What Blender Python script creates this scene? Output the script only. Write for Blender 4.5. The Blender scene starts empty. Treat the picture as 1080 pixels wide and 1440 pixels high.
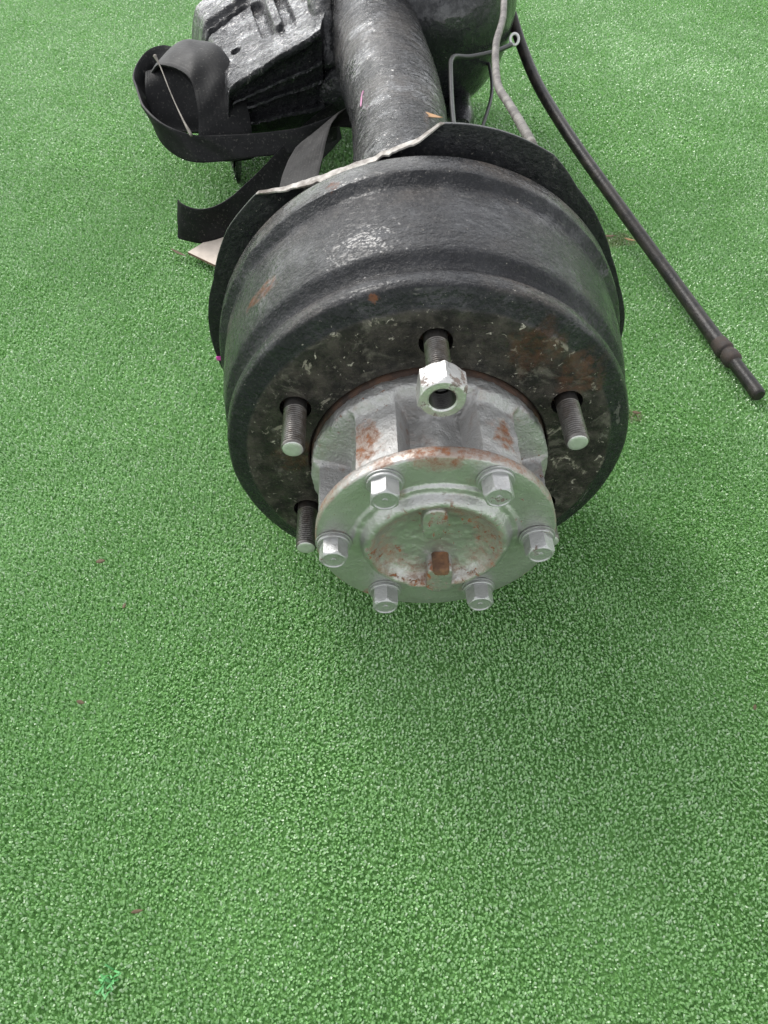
import bpy, bmesh, math, random
import numpy as np
from mathutils import Vector, Matrix, noise as mnoise

random.seed(7)
rng = np.random.default_rng(11)
sc = bpy.context.scene
COL = sc.collection
R = math.radians
G = 0.181                       # height of the axle centre line above the ground

# ------------------------------------------------------------------ camera
cd = bpy.data.cameras.new("camera")
cd.sensor_fit = 'HORIZONTAL'
cd.sensor_width = 36.0
cd.lens = 36.0 * 1060.5 / 1080.0
cd.clip_start = 0.02
cd.clip_end = 500.0
cam = bpy.data.objects.new("camera", cd)
COL.objects.link(cam)
yaw, pitch = 0.0307, 0.8853
fw = Vector((math.sin(yaw) * math.cos(pitch), math.cos(yaw) * math.cos(pitch), -math.sin(pitch)))
rt = Vector((math.cos(yaw), -math.sin(yaw), 0))
up = rt.cross(fw)
m = Matrix((rt, up, -fw)).transposed().to_4x4()
m.translation = (-0.0458, -0.3944, 0.4205 + G)
cam.matrix_world = m
sc.camera = cam

# ------------------------------------------------------------------ sky and sun (overcast, soft light from the upper left)
SUN_EL, SUN_AZ = 45.0, 325.0    # azimuth clockwise from +Y
w = bpy.data.worlds.new("World")
sc.world = w
w.use_nodes = True
wn = w.node_tree
wn.nodes.clear()
sky = wn.nodes.new('ShaderNodeTexSky')
sky.sky_type = 'NISHITA'
sky.sun_disc = False
sky.sun_elevation = R(SUN_EL)
sky.sun_rotation = R(SUN_AZ)
sky.air_density = 1.0
sky.dust_density = 1.0
sky.ozone_density = 1.0
hs = wn.nodes.new('ShaderNodeHueSaturation')
hs.inputs['Saturation'].default_value = 0.12
bg = wn.nodes.new('ShaderNodeBackground')
bg.inputs['Strength'].default_value = 0.15
wo = wn.nodes.new('ShaderNodeOutputWorld')
wn.links.new(sky.outputs[0], hs.inputs['Color'])
wn.links.new(hs.outputs[0], bg.inputs['Color'])
wn.links.new(bg.outputs[0], wo.inputs['Surface'])

sl = bpy.data.lights.new("sun", 'SUN')
sl.energy = 0.8
sl.angle = R(16)
sl.color = (1.0, 0.97, 0.92)
so = bpy.data.objects.new("sun", sl)
COL.objects.link(so)
sd = Vector((math.sin(R(SUN_AZ)) * math.cos(R(SUN_EL)), math.cos(R(SUN_AZ)) * math.cos(R(SUN_EL)), math.sin(R(SUN_EL))))
so.rotation_euler = sd.to_track_quat('Z', 'Y').to_euler()

sc.view_settings.view_transform = 'Standard'
sc.view_settings.look = 'None'
sc.view_settings.gamma = 1.0
sc.view_settings.use_curve_mapping = False
sc.view_settings.exposure = 1.33
sc.cycles.use_denoising = True
sc.cycles.denoising_prefilter = 'ACCURATE'

# ------------------------------------------------------------------ node helpers
class NT:
    def __init__(self, name):
        self.m = bpy.data.materials.new(name)
        self.m.use_nodes = True
        self.t = self.m.node_tree
        self.t.nodes.clear()
        self.out = self.t.nodes.new('ShaderNodeOutputMaterial')
        self.b = self.t.nodes.new('ShaderNodeBsdfPrincipled')
        self.t.links.new(self.b.outputs[0], self.out.inputs['Surface'])
        self.co = self.t.nodes.new('ShaderNodeTexCoord').outputs['Object']

    def link(self, a, b):
        self.t.links.new(a, b)

    def val(self, sock, v):
        if isinstance(v, bpy.types.NodeSocket):
            self.link(v, sock)
        elif v is not None:
            try:
                sock.default_value = v
            except TypeError:
                sock.default_value = (v[0], v[1], v[2], 1.0)

    def set(self, name, v):
        if isinstance(v, tuple) and len(v) == 3:
            v = (*v, 1.0)
        self.val(self.b.inputs[name], v)

    def noise(self, scale, detail=4, rough=0.55, vec=None, dist=0.0):
        n = self.t.nodes.new('ShaderNodeTexNoise')
        n.inputs['Scale'].default_value = scale
        n.inputs['Detail'].default_value = detail
        n.inputs['Roughness'].default_value = rough
        n.inputs['Distortion'].default_value = dist
        self.link(vec or self.co, n.inputs['Vector'])
        return n.outputs['Fac']

    def noisec(self, scale, detail=3, vec=None):
        n = self.t.nodes.new('ShaderNodeTexNoise')
        n.inputs['Scale'].default_value = scale
        n.inputs['Detail'].default_value = detail
        self.link(vec or self.co, n.inputs['Vector'])
        return n.outputs['Color']

    def vor(self, scale, vec=None, feat='F1'):
        n = self.t.nodes.new('ShaderNodeTexVoronoi')
        n.feature = feat
        n.inputs['Scale'].default_value = scale
        self.link(vec or self.co, n.inputs['Vector'])
        return n.outputs['Distance']

    def scale(self, v, vec=None):
        n = self.t.nodes.new('ShaderNodeMapping')
        n.inputs['Scale'].default_value = v
        self.link(vec or self.co, n.inputs['Vector'])
        return n.outputs[0]

    def ramp(self, fac, a, b, lo=0.0, hi=1.0):
        n = self.t.nodes.new('ShaderNodeMapRange')
        n.interpolation_type = 'SMOOTHSTEP'
        n.inputs['From Min'].default_value = a
        n.inputs['From Max'].default_value = b
        n.inputs['To Min'].default_value = lo
        n.inputs['To Max'].default_value = hi
        self.link(fac, n.inputs['Value'])
        return n.outputs[0]

    def math(self, op, a, b=None):
        n = self.t.nodes.new('ShaderNodeMath')
        n.operation = op
        self.val(n.inputs[0], a)
        if b is not None:
            self.val(n.inputs[1], b)
        return n.outputs[0]

    def mix(self, fac, a, b):
        n = self.t.nodes.new('ShaderNodeMix')
        n.data_type = 'RGBA'
        self.val(n.inputs[0], fac)
        self.val(n.inputs[6], (*a, 1.0) if isinstance(a, tuple) else a)
        self.val(n.inputs[7], (*b, 1.0) if isinstance(b, tuple) else b)
        return n.outputs[2]

    def mixf(self, fac, a, b):
        n = self.t.nodes.new('ShaderNodeMix')
        n.data_type = 'FLOAT'
        self.val(n.inputs[0], fac)
        self.val(n.inputs[2], a)
        self.val(n.inputs[3], b)
        return n.outputs[0]

    def bump(self, h, strength, dist, normal=None):
        n = self.t.nodes.new('ShaderNodeBump')
        n.inputs['Strength'].default_value = strength
        n.inputs['Distance'].default_value = dist
        self.link(h, n.inputs['Height'])
        if normal:
            self.link(normal, n.inputs['Normal'])
        return n.outputs[0]

    def xyz(self):
        n = self.t.nodes.new('ShaderNodeSeparateXYZ')
        self.link(self.co, n.inputs[0])
        return n.outputs

    def upf(self):
        g = self.t.nodes.new('ShaderNodeNewGeometry')
        n = self.t.nodes.new('ShaderNodeSeparateXYZ')
        self.link(g.outputs['Normal'], n.inputs[0])
        return n.outputs[2]

    def radius(self):
        """distance from the axle centre line (object Y axis)"""
        s = self.xyz()
        return self.math('SQRT', self.math('ADD', self.math('MULTIPLY', s[0], s[0]), self.math('MULTIPLY', s[2], s[2])))

    def spot(self, pos, rad, stretch=(1, 1, 1), wob=0.6):
        """soft-edged blotch round a point of the object"""
        mp = self.t.nodes.new('ShaderNodeVectorMath')
        mp.operation = 'SUBTRACT'
        self.link(self.co, mp.inputs[0])
        mp.inputs[1].default_value = pos
        m2 = self.t.nodes.new('ShaderNodeVectorMath')
        m2.operation = 'MULTIPLY'
        self.link(mp.outputs[0], m2.inputs[0])
        m2.inputs[1].default_value = stretch
        l = self.t.nodes.new('ShaderNodeVectorMath')
        l.operation = 'LENGTH'
        self.link(m2.outputs[0], l.inputs[0])
        d = self.math('ADD', l.outputs['Value'], self.math('MULTIPLY', self.math('SUBTRACT', self.noise(1.3 / rad, 4), 0.5), 2 * rad * wob))
        return self.ramp(d, rad * 1.1, rad * 0.6)

    def mx(self, *a):
        r = a[0]
        for k in a[1:]:
            r = self.math('MAXIMUM', r, k)
        return r


def black_paint(name, dust=0.5, rust=0.3, gloss=0.3, lump=1.0, base=(0.0065, 0.0068, 0.0082), dustc=(0.13, 0.122, 0.11), dustc2=None, spots=(), stroke=None, coat=0.0, bands=None, face=False, grain=300, spec=0.42, lumps=75, cbump=0.0025, crough=0.07):
    n = NT(name)
    sv = n.scale(stroke) if stroke else n.co
    d0 = n.noise(9, 3, 0.55)
    d1 = n.noise(42, 5, 0.62, vec=sv)
    d2 = n.noise(260, 4, 0.65)
    mixd = n.math('ADD', n.math('ADD', n.math('MULTIPLY', d0, 0.40), n.math('MULTIPLY', d1, 0.38)), n.math('MULTIPLY', d2, 0.22))
    upf = n.ramp(n.upf(), -0.15, 0.85)
    dm = n.math('MULTIPLY', n.ramp(mixd, 0.36, 0.64), dust)
    dm = n.math('MULTIPLY', dm, n.mixf(upf, 0.18, 1.0))
    wet = n.ramp(n.noise(24, 6, 0.7), 0.46, 0.62)           # patches where the paint kept its gloss and shed the dust
    dm = n.math('MULTIPLY', dm, n.mixf(wet, 1.0, 0.25))
    if bands:                                   # dust lies on the flats; the steps' shade is painted in by thinning it
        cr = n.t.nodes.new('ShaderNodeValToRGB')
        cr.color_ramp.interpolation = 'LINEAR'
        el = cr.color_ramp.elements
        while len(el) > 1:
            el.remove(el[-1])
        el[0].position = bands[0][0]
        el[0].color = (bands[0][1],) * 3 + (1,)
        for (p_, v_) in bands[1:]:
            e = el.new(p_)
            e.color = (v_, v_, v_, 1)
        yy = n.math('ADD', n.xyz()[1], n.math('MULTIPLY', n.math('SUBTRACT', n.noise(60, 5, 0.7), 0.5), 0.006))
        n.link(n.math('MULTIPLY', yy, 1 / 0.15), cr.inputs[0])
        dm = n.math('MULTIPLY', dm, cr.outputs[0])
    col = n.mix(n.noise(60, 4), base, tuple(c * 2.4 for c in base))
    if dustc2:
        dc = n.mix(n.ramp(n.noise(9, 3), 0.40, 0.62), dustc, dustc2)
    else:
        dc = dustc
    col = n.mix(dm, col, dc)
    grit = n.math('MULTIPLY', n.ramp(n.noise(380, 6, 0.75, vec=sv), 0.53, 0.64), n.math('MULTIPLY', n.math('ADD', dm, 0.12), 0.75))
    col = n.mix(grit, col, (0.24, 0.225, 0.205))
    bare = n.math('MULTIPLY', n.ramp(n.noise(130, 6, 0.72, vec=sv), 0.555, 0.63), 0.85)
    col = n.mix(bare, col, base)
    dm = n.math('MULTIPLY', dm, n.math('SUBTRACT', 1.0, bare))
    rough = n.mixf(dm, gloss, 0.46)
    rough = n.math('ADD', rough, n.ramp(n.noise(110, 5, 0.7), 0.35, 0.7, -0.04, 0.10))
    if face:                                    # mounting face: brown-black, mottled, chipped to primer
        fc = n.ramp(n.xyz()[1], 0.0012, 0.0002)
        mot = n.mix(n.ramp(n.noise(55, 6, 0.72), 0.38, 0.66), (0.014, 0.0125, 0.011), (0.062, 0.054, 0.045))
        col = n.mix(n.math('MULTIPLY', fc, 0.9), col, mot)
        rough = n.mixf(fc, rough, n.ramp(n.noise(70, 5), 0.3, 0.7, 0.42, 0.72))
        for (sc_, a_, b_, cc, am) in ((52, 0.60, 0.645, (0.25, 0.23, 0.185), 0.8), (150, 0.625, 0.655, (0.42, 0.39, 0.33), 0.9), (34, 0.55, 0.66, (0.15, 0.14, 0.115), 0.55)):
            fm = n.math('MULTIPLY', n.ramp(n.noise(sc_, 6, 0.72, dist=0.6), a_, b_), n.math('MULTIPLY', fc, am))
            col = n.mix(fm, col, cc)
            rough = n.mixf(fm, rough, 0.8)
    # rust
    rm = n.ramp(n.noise(23, 6, 0.65), 0.82 - 0.2 * rust, 0.94 - 0.2 * rust)
    for s in spots:
        rm = n.mx(rm, n.math('MULTIPLY', n.spot(*s[:3], 0.9), s[3] if len(s) > 3 else 1.0))
    rm = n.math('MULTIPLY', rm, n.ramp(n.noise(140, 5, 0.7), 0.34, 0.60))
    rc = n.mix(n.noise(120, 4), (0.040, 0.018, 0.011), (0.19, 0.070, 0.027))
    col = n.mix(rm, col, rc)
    # stray pale specks: chips and grit
    sp = n.ramp(n.noise(330, 3, 0.6), 0.70, 0.74)
    col = n.mix(n.math('MULTIPLY', sp, 0.6), col, (0.4, 0.37, 0.32))
    scf = n.ramp(n.noise(70, 5, 0.7, vec=n.scale((0.35, 3.5, 0.35))), 0.655, 0.69)
    col = n.mix(n.math('MULTIPLY', scf, 0.35), col, (0.22, 0.21, 0.19))
    rough = n.mixf(rm, rough, 0.85)
    n.set('Base Color', col)
    n.set('Roughness', rough)
    n.set('Specular IOR Level', spec)
    if coat:
        n.set('Coat Weight', n.math('MULTIPLY', n.mixf(wet, 0.25, 1.0), coat))
        n.set('Coat Roughness', crough)
    h = n.math('ADD', n.math('MULTIPLY', n.noise(grain * 0.4, 6, 0.66, vec=sv), 1.0), n.math('MULTIPLY', n.noise(grain, 5, 0.65, vec=sv), 0.55))
    nb = n.bump(h, 1.0, 0.0013 * lump)
    nb = n.bump(n.noise(1100, 3), 0.5, 0.00035, nb)
    n.set('Normal', nb)
    if coat:                                    # thick brushed-on paint: smooth lumps some millimetres wide that catch the light
        ch = n.math('ADD', n.noise(lumps, 2, 0.5, vec=sv), n.math('MULTIPLY', n.noise(lumps * 2.7, 1, 0.5, vec=sv), 0.30))
        n.set('Coat Normal', n.bump(ch, 1.0, cbump))
    return n.m


def silver_paint(name, rust=0.5, rings=None, spots=(), base=(0.56, 0.56, 0.55), rough=0.44, lump=1.0, worn=0.0, rand=False, seats=False):
    n = NT(name)
    if rand:                                    # each copy wears differently
        oi = n.t.nodes.new('ShaderNodeObjectInfo')
        ad = n.t.nodes.new('ShaderNodeVectorMath')
        ad.operation = 'ADD'
        n.link(n.co, ad.inputs[0])
        n.link(n.math('MULTIPLY', oi.outputs['Random'], 7.0), ad.inputs[1])
        n.co = ad.outputs[0]
    col = n.mix(n.noise(45, 5, 0.65), tuple(c * 0.80 for c in base), tuple(min(1, c * 1.12) for c in base))
    grime = n.ramp(n.noise(36, 7, 0.75), 0.50, 0.74)
    col = n.mix(n.math('MULTIPLY', grime, 0.5), col, (0.20, 0.175, 0.15))
    # pinhole rust, gathered in patches
    patch = n.ramp(n.noise(19, 4), 0.42, 0.64)
    pin = n.math('MULTIPLY', n.ramp(n.noise(210, 6, 0.72), 0.66 - 0.05 * rust, 0.70 - 0.05 * rust), patch)
    if rings:                                   # the dish is pitted with rust specks
        dsh = n.ramp(n.radius(), 0.053, 0.045)
        pin = n.mx(pin, n.math('MULTIPLY', n.ramp(n.noise(135, 6, 0.74, dist=0.5), 0.575, 0.615), n.math('MULTIPLY', dsh, n.ramp(n.noise(30, 4), 0.38, 0.52))))
    soft = n.math('MULTIPLY', n.ramp(n.noise(30, 7, 0.72), 0.66 - 0.16 * rust, 0.84 - 0.12 * rust), 0.75)
    if rings:
        rad = n.radius()
        for (r0, wd, amt) in rings:
            d = n.math('ABSOLUTE', n.math('SUBTRACT', n.math('ADD', rad, n.math('MULTIPLY', n.math('SUBTRACT', n.noise(120, 5), 0.5), wd * 1.6)), r0))
            k = n.math('MULTIPLY', n.ramp(d, wd, wd * 0.2), n.ramp(n.noise(34, 6, 0.75), 0.66 - 0.35 * amt, 0.80 - 0.2 * amt))
            soft = n.mx(soft, n.math('MULTIPLY', k, min(1, 0.35 + amt * 0.5)))
    for s in spots:
        soft = n.mx(soft, n.spot(*s[:3], 0.9))
    if seats:                                   # rust creeping out from under the washers
        for k in range(6):
            a = R(60 * k)
            soft = n.mx(soft, n.math('MULTIPLY', n.spot((0.0712 * math.cos(a), -0.0764, 0.0712 * math.sin(a) - 0.002), 0.0145, (1, 1, 1), 0.7), n.ramp(n.noise(60, 5, 0.7), 0.40, 0.66, 0.0, 0.8)))
    rm = n.mx(pin, n.math('MULTIPLY', soft, n.ramp(n.noise(190, 6, 0.75), 0.40, 0.66)))
    # brown stain bleeding round the rust
    col = n.mix(n.math('MULTIPLY', soft, 0.65), col, (0.27, 0.185, 0.135))
    rc = n.mix(n.noise(150, 4), (0.085, 0.036, 0.020), (0.36, 0.135, 0.048))
    col = n.mix(rm, col, rc)
    if worn:
        wm = n.ramp(n.noise(75, 6, 0.72), 0.60 - 0.1 * worn, 0.66 - 0.1 * worn)
        col = n.mix(n.math('MULTIPLY', wm, 0.85), col, (0.13, 0.085, 0.065))
        rm = n.mx(rm, n.math('MULTIPLY', wm, 0.7))
    n.set('Base Color', col)
    n.set('Metallic', n.mixf(n.mx(rm, n.math('MULTIPLY', soft, 0.5)), 0.85, 0.0))
    n.set('Roughness', n.mixf(rm, n.mixf(n.noise(75, 5, 0.7), rough - 0.1, rough + 0.14), 0.88))
    h = n.math('ADD', n.math('ADD', n.noise(190, 6, 0.68), n.math('MULTIPLY', n.noise(560, 4, 0.65), 0.5)), n.math('MULTIPLY', rm, -0.35))
    n.set('Normal', n.bump(h, 0.9, 0.0009 * lump))
    return n.m


def plain(name, col, rough=0.6, metal=0.0, var=0.25, bump=0.3, bscale=300, col2=None, spec=0.5):
    n = NT(name)
    c2 = col2 or tuple(c * (1 - var) for c in col)
    n.set('Base Color', n.mix(n.ramp(n.noise(70, 5, 0.65), 0.35, 0.65), col, c2))
    n.set('Roughness', n.mixf(n.noise(90, 4), rough - 0.08, min(1, rough + 0.08)))
    n.set('Metallic', metal)
    n.set('Specular IOR Level', spec)
    n.set('Normal', n.bump(n.noise(bscale, 4), bump, 0.0006))
    return n.m

# ------------------------------------------------------------------ mesh helpers
def mesh_obj(name, verts, faces, mat, parent=None, smooth=40, loc=None, mats=None, fmat=None):
    me = bpy.data.meshes.new(name)
    me.from_pydata([tuple(v) for v in verts], [], [tuple(f) for f in faces])
    return finish(name, me, mat, parent, smooth, loc, mats, fmat)


def finish(name, me, mat, parent=None, smooth=40, loc=None, mats=None, fmat=None):
    bm = bmesh.new()
    bm.from_mesh(me)
    bmesh.ops.recalc_face_normals(bm, faces=bm.faces)
    bm.to_mesh(me)
    bm.free()
    for mm in (mats or [mat]):
        me.materials.append(mm)
    if fmat is not None:
        me.polygons.foreach_set('material_index', fmat)
    me.shade_smooth()
    if smooth < 180:
        me.set_sharp_from_angle(angle=R(smooth))
    o = bpy.data.objects.new(name, me)
    COL.objects.link(o)
    if parent:
        o.parent = parent
    if loc is not None:
        o.location = loc
    return o


def tag(o, label, cat=None, group=None, kind=None):
    o['label'] = label
    if cat:
        o['category'] = cat
    if group:
        o['group'] = group
    if kind:
        o['kind'] = kind
    return o


def thing(name, label, cat, loc=(0, 0, 0), group=None):
    o = bpy.data.objects.new(name, None)
    COL.objects.link(o)
    o.location = loc
    return tag(o, label, cat, group)


def rings_mesh(rings, closed_u=True, cap0=False, cap1=False):
    """rings: list of equal-length vertex loops -> verts, faces"""
    n = len(rings[0])
    v = [p for r in rings for p in r]
    f = []
    for i in range(len(rings) - 1):
        for j in range(n if closed_u else n - 1):
            k = (j + 1) % n
            f.append((i * n + j, i * n + k, (i + 1) * n + k, (i + 1) * n + j))
    if cap0:
        f.append(tuple(range(n))[::-1])
    if cap1:
        f.append(tuple((len(rings) - 1) * n + j for j in range(n)))
    return v, f


def lathe(profile, n=128, rfun=None):
    rs = []
    for (r, y) in profile:
        ring = []
        for j in range(n):
            a = 2 * math.pi * j / n
            rr = rfun(r, y, a) if rfun else r
            ring.append((rr * math.cos(a), y, rr * math.sin(a)))
        rs.append(ring)
    return rs


def catmull(P, n):
    """resample a polyline of tuples (any dimension) with a Catmull-Rom spline to n points"""
    P = np.array(P, float)
    d = np.r_[0, np.cumsum(np.linalg.norm(np.diff(P[:, :3], axis=0), axis=1))]
    t = np.linspace(0, d[-1], n)
    out = []
    for x in t:
        i = min(max(np.searchsorted(d, x) - 1, 0), len(P) - 2)
        u = (x - d[i]) / max(1e-9, d[i + 1] - d[i])
        p0, p1, p2, p3 = P[max(i - 1, 0)], P[i], P[i + 1], P[min(i + 2, len(P) - 1)]
        out.append(0.5 * ((2 * p1) + (-p0 + p2) * u + (2 * p0 - 5 * p1 + 4 * p2 - p3) * u * u + (-p0 + 3 * p1 - 3 * p2 + p3) * u ** 3))
    return np.array(out)


def tube_mesh(P, seg=16, n=48, wob=0.0):
    """P: list of (x, y, z, radius)"""
    Q = catmull(P, n)
    rs = []
    T = np.gradient(Q[:, :3], axis=0)
    T /= np.linalg.norm(T, axis=1)[:, None]
    u = np.cross(T[0], [0.13, 0.21, 0.97])
    u /= np.linalg.norm(u)
    for i in range(n):
        u = u - T[i] * (u @ T[i])
        u /= np.linalg.norm(u)
        v = np.cross(T[i], u)
        ring = []
        for j in range(seg):
            a = 2 * math.pi * j / seg
            r = Q[i, 3]
            if wob:
                q = Q[i, :3] + r * (u * math.cos(a) + v * math.sin(a))
                r *= 1 + wob * mnoise.noise(Vector(q * 60))
            ring.append(tuple(Q[i, :3] + r * (u * math.cos(a) + v * math.sin(a))))
        rs.append(ring)
    return rings_mesh(rs, cap0=True, cap1=True)


def ribbon_mesh(P, thick=0.003, n=60, cuts=13, curl=0.0):
    """P: list of (x,y,z, wx,wy,wz) centre and half-width vector"""
    Q = catmull(P, n)
    T = np.gradient(Q[:, :3], axis=0)
    T /= np.linalg.norm(T, axis=1)[:, None]
    rs = []
    for i in range(n):
        c, wv = Q[i, :3], Q[i, 3:6]
        nn = np.cross(T[i], wv)
        nn /= np.linalg.norm(nn)
        L = np.linalg.norm(wv)
        top, bot = [], []
        for j in range(cuts):
            s = -1 + 2 * j / (cuts - 1)
            e = 0.5 if abs(s) > 0.99 else 1.0
            jit = 0.0034 * mnoise.noise(Vector(c * 32) + Vector((s * 0.9, 0, 0)))
            off = nn * (curl * L * (s * s - 0.4) + jit)
            top.append(tuple(c + wv * s + off + nn * thick * 0.5 * e))
            bot.append(tuple(c + wv * s + off - nn * thick * 0.5 * e))
        rs.append(top + bot[::-1])
    v, f = rings_mesh(rs, cap0=True, cap1=True)
    sw = [(-1 + 2 * (k if k < cuts else 2 * cuts - 1 - k) / (cuts - 1)) for _ in range(n) for k in range(2 * cuts)]
    return v, f, sw


def hexr(a, ap):
    k = (a + math.pi / 6) % (math.pi / 3) - math.pi / 6
    return ap / math.cos(k)

# ------------------------------------------------------------------ materials
M = {}
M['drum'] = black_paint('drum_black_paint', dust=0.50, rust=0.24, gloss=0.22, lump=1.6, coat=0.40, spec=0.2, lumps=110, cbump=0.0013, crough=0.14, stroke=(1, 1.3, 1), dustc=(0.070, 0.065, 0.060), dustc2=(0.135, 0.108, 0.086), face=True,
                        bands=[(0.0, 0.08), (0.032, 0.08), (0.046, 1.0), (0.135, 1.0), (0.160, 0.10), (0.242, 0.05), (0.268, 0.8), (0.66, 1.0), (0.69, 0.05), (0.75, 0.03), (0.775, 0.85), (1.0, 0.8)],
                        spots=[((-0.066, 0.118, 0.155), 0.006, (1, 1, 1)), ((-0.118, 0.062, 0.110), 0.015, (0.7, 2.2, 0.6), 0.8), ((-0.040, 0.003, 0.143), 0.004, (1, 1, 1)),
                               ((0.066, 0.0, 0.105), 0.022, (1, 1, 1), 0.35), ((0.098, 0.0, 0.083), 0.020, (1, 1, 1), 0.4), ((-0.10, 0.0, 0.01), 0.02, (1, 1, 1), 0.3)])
M['shield'] = black_paint('shield_black_paint', dust=0.22, rust=0.15, gloss=0.30, lump=0.9, spec=0.3)
M['chip'] = plain('chipped_pale_edge', (0.42, 0.40, 0.37), 0.6, 0.3, bump=0.9, bscale=400, col2=(0.12, 0.10, 0.085))
M['tube'] = black_paint('tube_black_paint', dust=0.5, rust=0.20, gloss=0.14, lump=3.0, coat=0.85, spec=0.2, lumps=62, cbump=0.0036, stroke=(1.0, 1.6, 1.0), dustc=(0.085, 0.080, 0.074), dustc2=(0.14, 0.125, 0.11))
M['cast'] = black_paint('cast_black_paint', dust=0.12, rust=0.05, gloss=0.12, lump=4.0, dustc=(0.12, 0.12, 0.12), coat=0.75, grain=190, spec=0.2, lumps=90, cbump=0.0046)
M['gloss'] = black_paint('cover_black_paint', dust=0.08, rust=0.05, gloss=0.2, lump=0.7, coat=0.7, spec=0.2, lumps=30, cbump=0.003)
M['pipe'] = plain('dusty_steel_pipe', (0.17, 0.155, 0.14), 0.55, 0.3, 0.5, 0.8, 350, col2=(0.06, 0.05, 0.045))
M['line'] = plain('black_line', (0.02, 0.021, 0.02), 0.4, 0.0, 0.3, 0.6, 400)
M['cable'] = plain('black_cable_casing', (0.010, 0.0098, 0.0095), 0.40, 0.0, 0.3, 0.8, 300, col2=(0.030, 0.026, 0.022), spec=0.3)
M['ferrule'] = plain('rusty_ferrule', (0.05, 0.034, 0.027), 0.7, 0.2, 0.4, 0.8, 350, col2=(0.035, 0.03, 0.028))
M['hub'] = silver_paint('hub_silver_paint', 0.85, base=(0.47, 0.465, 0.455), rough=0.44, lump=1.8, spots=[
    ((-0.047, -0.045, 0.066), 0.013, (1, 0.7, 1)),
    ((0.043, -0.045, 0.068), 0.009, (1, 0.6, 1)),
])
M['flange'] = silver_paint('flange_silver_paint', 0.6, rings=[(0.0445, 0.0035, 1.0), (0.0842, 0.0020, 1.0), (0.036, 0.012, 0.85), (0.079, 0.006, 0.3)], rough=0.36, base=(0.47, 0.47, 0.455), seats=True,
                           spots=[((-0.048, -0.0764, -0.066), 0.006, (1, 1, 1)), ((0.004, -0.084, -0.0225), 0.008, (1, 0.8, 1)), ((0.0, -0.070, 0.083), 0.014, (0.5, 1, 1))])
M['rustring'] = plain('rusty_hub_ring', (0.085, 0.045, 0.028), 0.85, 0.0, 0.5, 0.9, 260, col2=(0.03, 0.02, 0.016))
M['plug'] = plain('orange_rust', (0.24, 0.12, 0.058), 0.85, 0.0, 0.5, 1.0, 300, col2=(0.085, 0.045, 0.028))
M['bolt'] = silver_paint('bolt_silver_paint', 0.25, base=(0.47, 0.47, 0.465), rough=0.46, lump=1.0, worn=-0.12, rand=True)
M['nut'] = silver_paint('nut_worn_silver', 0.2, base=(0.62, 0.61, 0.595), rough=0.36, lump=1.0, worn=0.7)
M['stud'] = plain('dark_steel_stud', (0.20, 0.19, 0.18), 0.40, 0.85, 0.4, 0.5, 500, col2=(0.10, 0.085, 0.072))
M['studtip'] = plain('bare_steel_tip', (0.62, 0.62, 0.60), 0.42, 0.7, 0.2, 0.4, 600)
M['dark'] = plain('dark_thread_bore', (0.05, 0.048, 0.045), 0.45, 0.6, 0.3, 0.4, 500)
M['strap'] = plain('black_rubber_strap', (0.0085, 0.0088, 0.0095), 0.52, 0.0, 0.3, 0.5, 400, col2=(0.012, 0.012, 0.013), spec=0.16)
M['strapdusty'] = plain('dusty_rubber_strap', (0.024, 0.023, 0.023), 0.6, 0.0, 0.3, 0.8, 260, col2=(0.022, 0.02, 0.02))
def strap_material(name, col, col2, rough, spec):
    n = NT(name)
    at = n.t.nodes.new('ShaderNodeAttribute')
    at.attribute_name = 'across'
    x = at.outputs['Fac']
    ribs = n.math('ABSOLUTE', n.math('SINE', n.math('MULTIPLY', x, 19.0)))
    edge = n.ramp(n.math('ABSOLUTE', x), 0.80, 0.88)
    c = n.mix(n.ramp(n.noise(55, 6, 0.7), 0.42, 0.66), col, col2)
    c = n.mix(n.math('MULTIPLY', n.ramp(n.noise(300, 4, 0.7), 0.58, 0.68), 0.5), c, (0.10, 0.095, 0.085))
    n.set('Base Color', c)
    n.set('Roughness', n.mixf(n.noise(40, 4), rough - 0.1, rough + 0.12))
    n.set('Specular IOR Level', spec)
    h = n.math('ADD', n.math('ADD', n.math('MULTIPLY', ribs, 0.5), n.math('MULTIPLY', edge, 1.2)), n.noise(420, 4))
    n.set('Normal', n.bump(h, 0.45, 0.00035))
    return n.m


M['strap'] = strap_material('black_webbing', (0.0045, 0.0047, 0.0052), (0.009, 0.009, 0.0095), 0.52, 0.18)
M['strapdusty'] = strap_material('dusty_webbing', (0.014, 0.0135, 0.0135), (0.026, 0.025, 0.024), 0.6, 0.2)
M['wire'] = plain('bare_wire', (0.22, 0.20, 0.175), 0.5, 0.6, 0.4, 0.4, 500)
M['card'] = plain('pale_card', (0.62, 0.54, 0.46), 0.8, 0.0, 0.15, 0.3, 200)
M['cardedge'] = plain('brown_card_edge', (0.17, 0.105, 0.065), 0.85, 0.0, 0.3, 0.5, 200)
M['leaf'] = plain('dry_leaf', (0.46, 0.27, 0.13), 0.6, 0.0, 0.3, 0.5, 250)
M['leafbrown'] = plain('brown_leaf', (0.125, 0.090, 0.045), 0.7, 0.0, 0.3, 0.6, 250)
M['pink'] = plain('pink_marker', (0.42, 0.16, 0.29), 0.6, 0.0, 0.2, 0.2, 300)
M['magenta'] = plain('magenta_marker', (0.75, 0.07, 0.45), 0.6, 0.0, 0.2, 0.2, 300)
M['fray'] = plain('bright_green_fibre', (0.10, 0.37, 0.11), 0.5, 0.0, 0.2, 0.2, 300)

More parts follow.
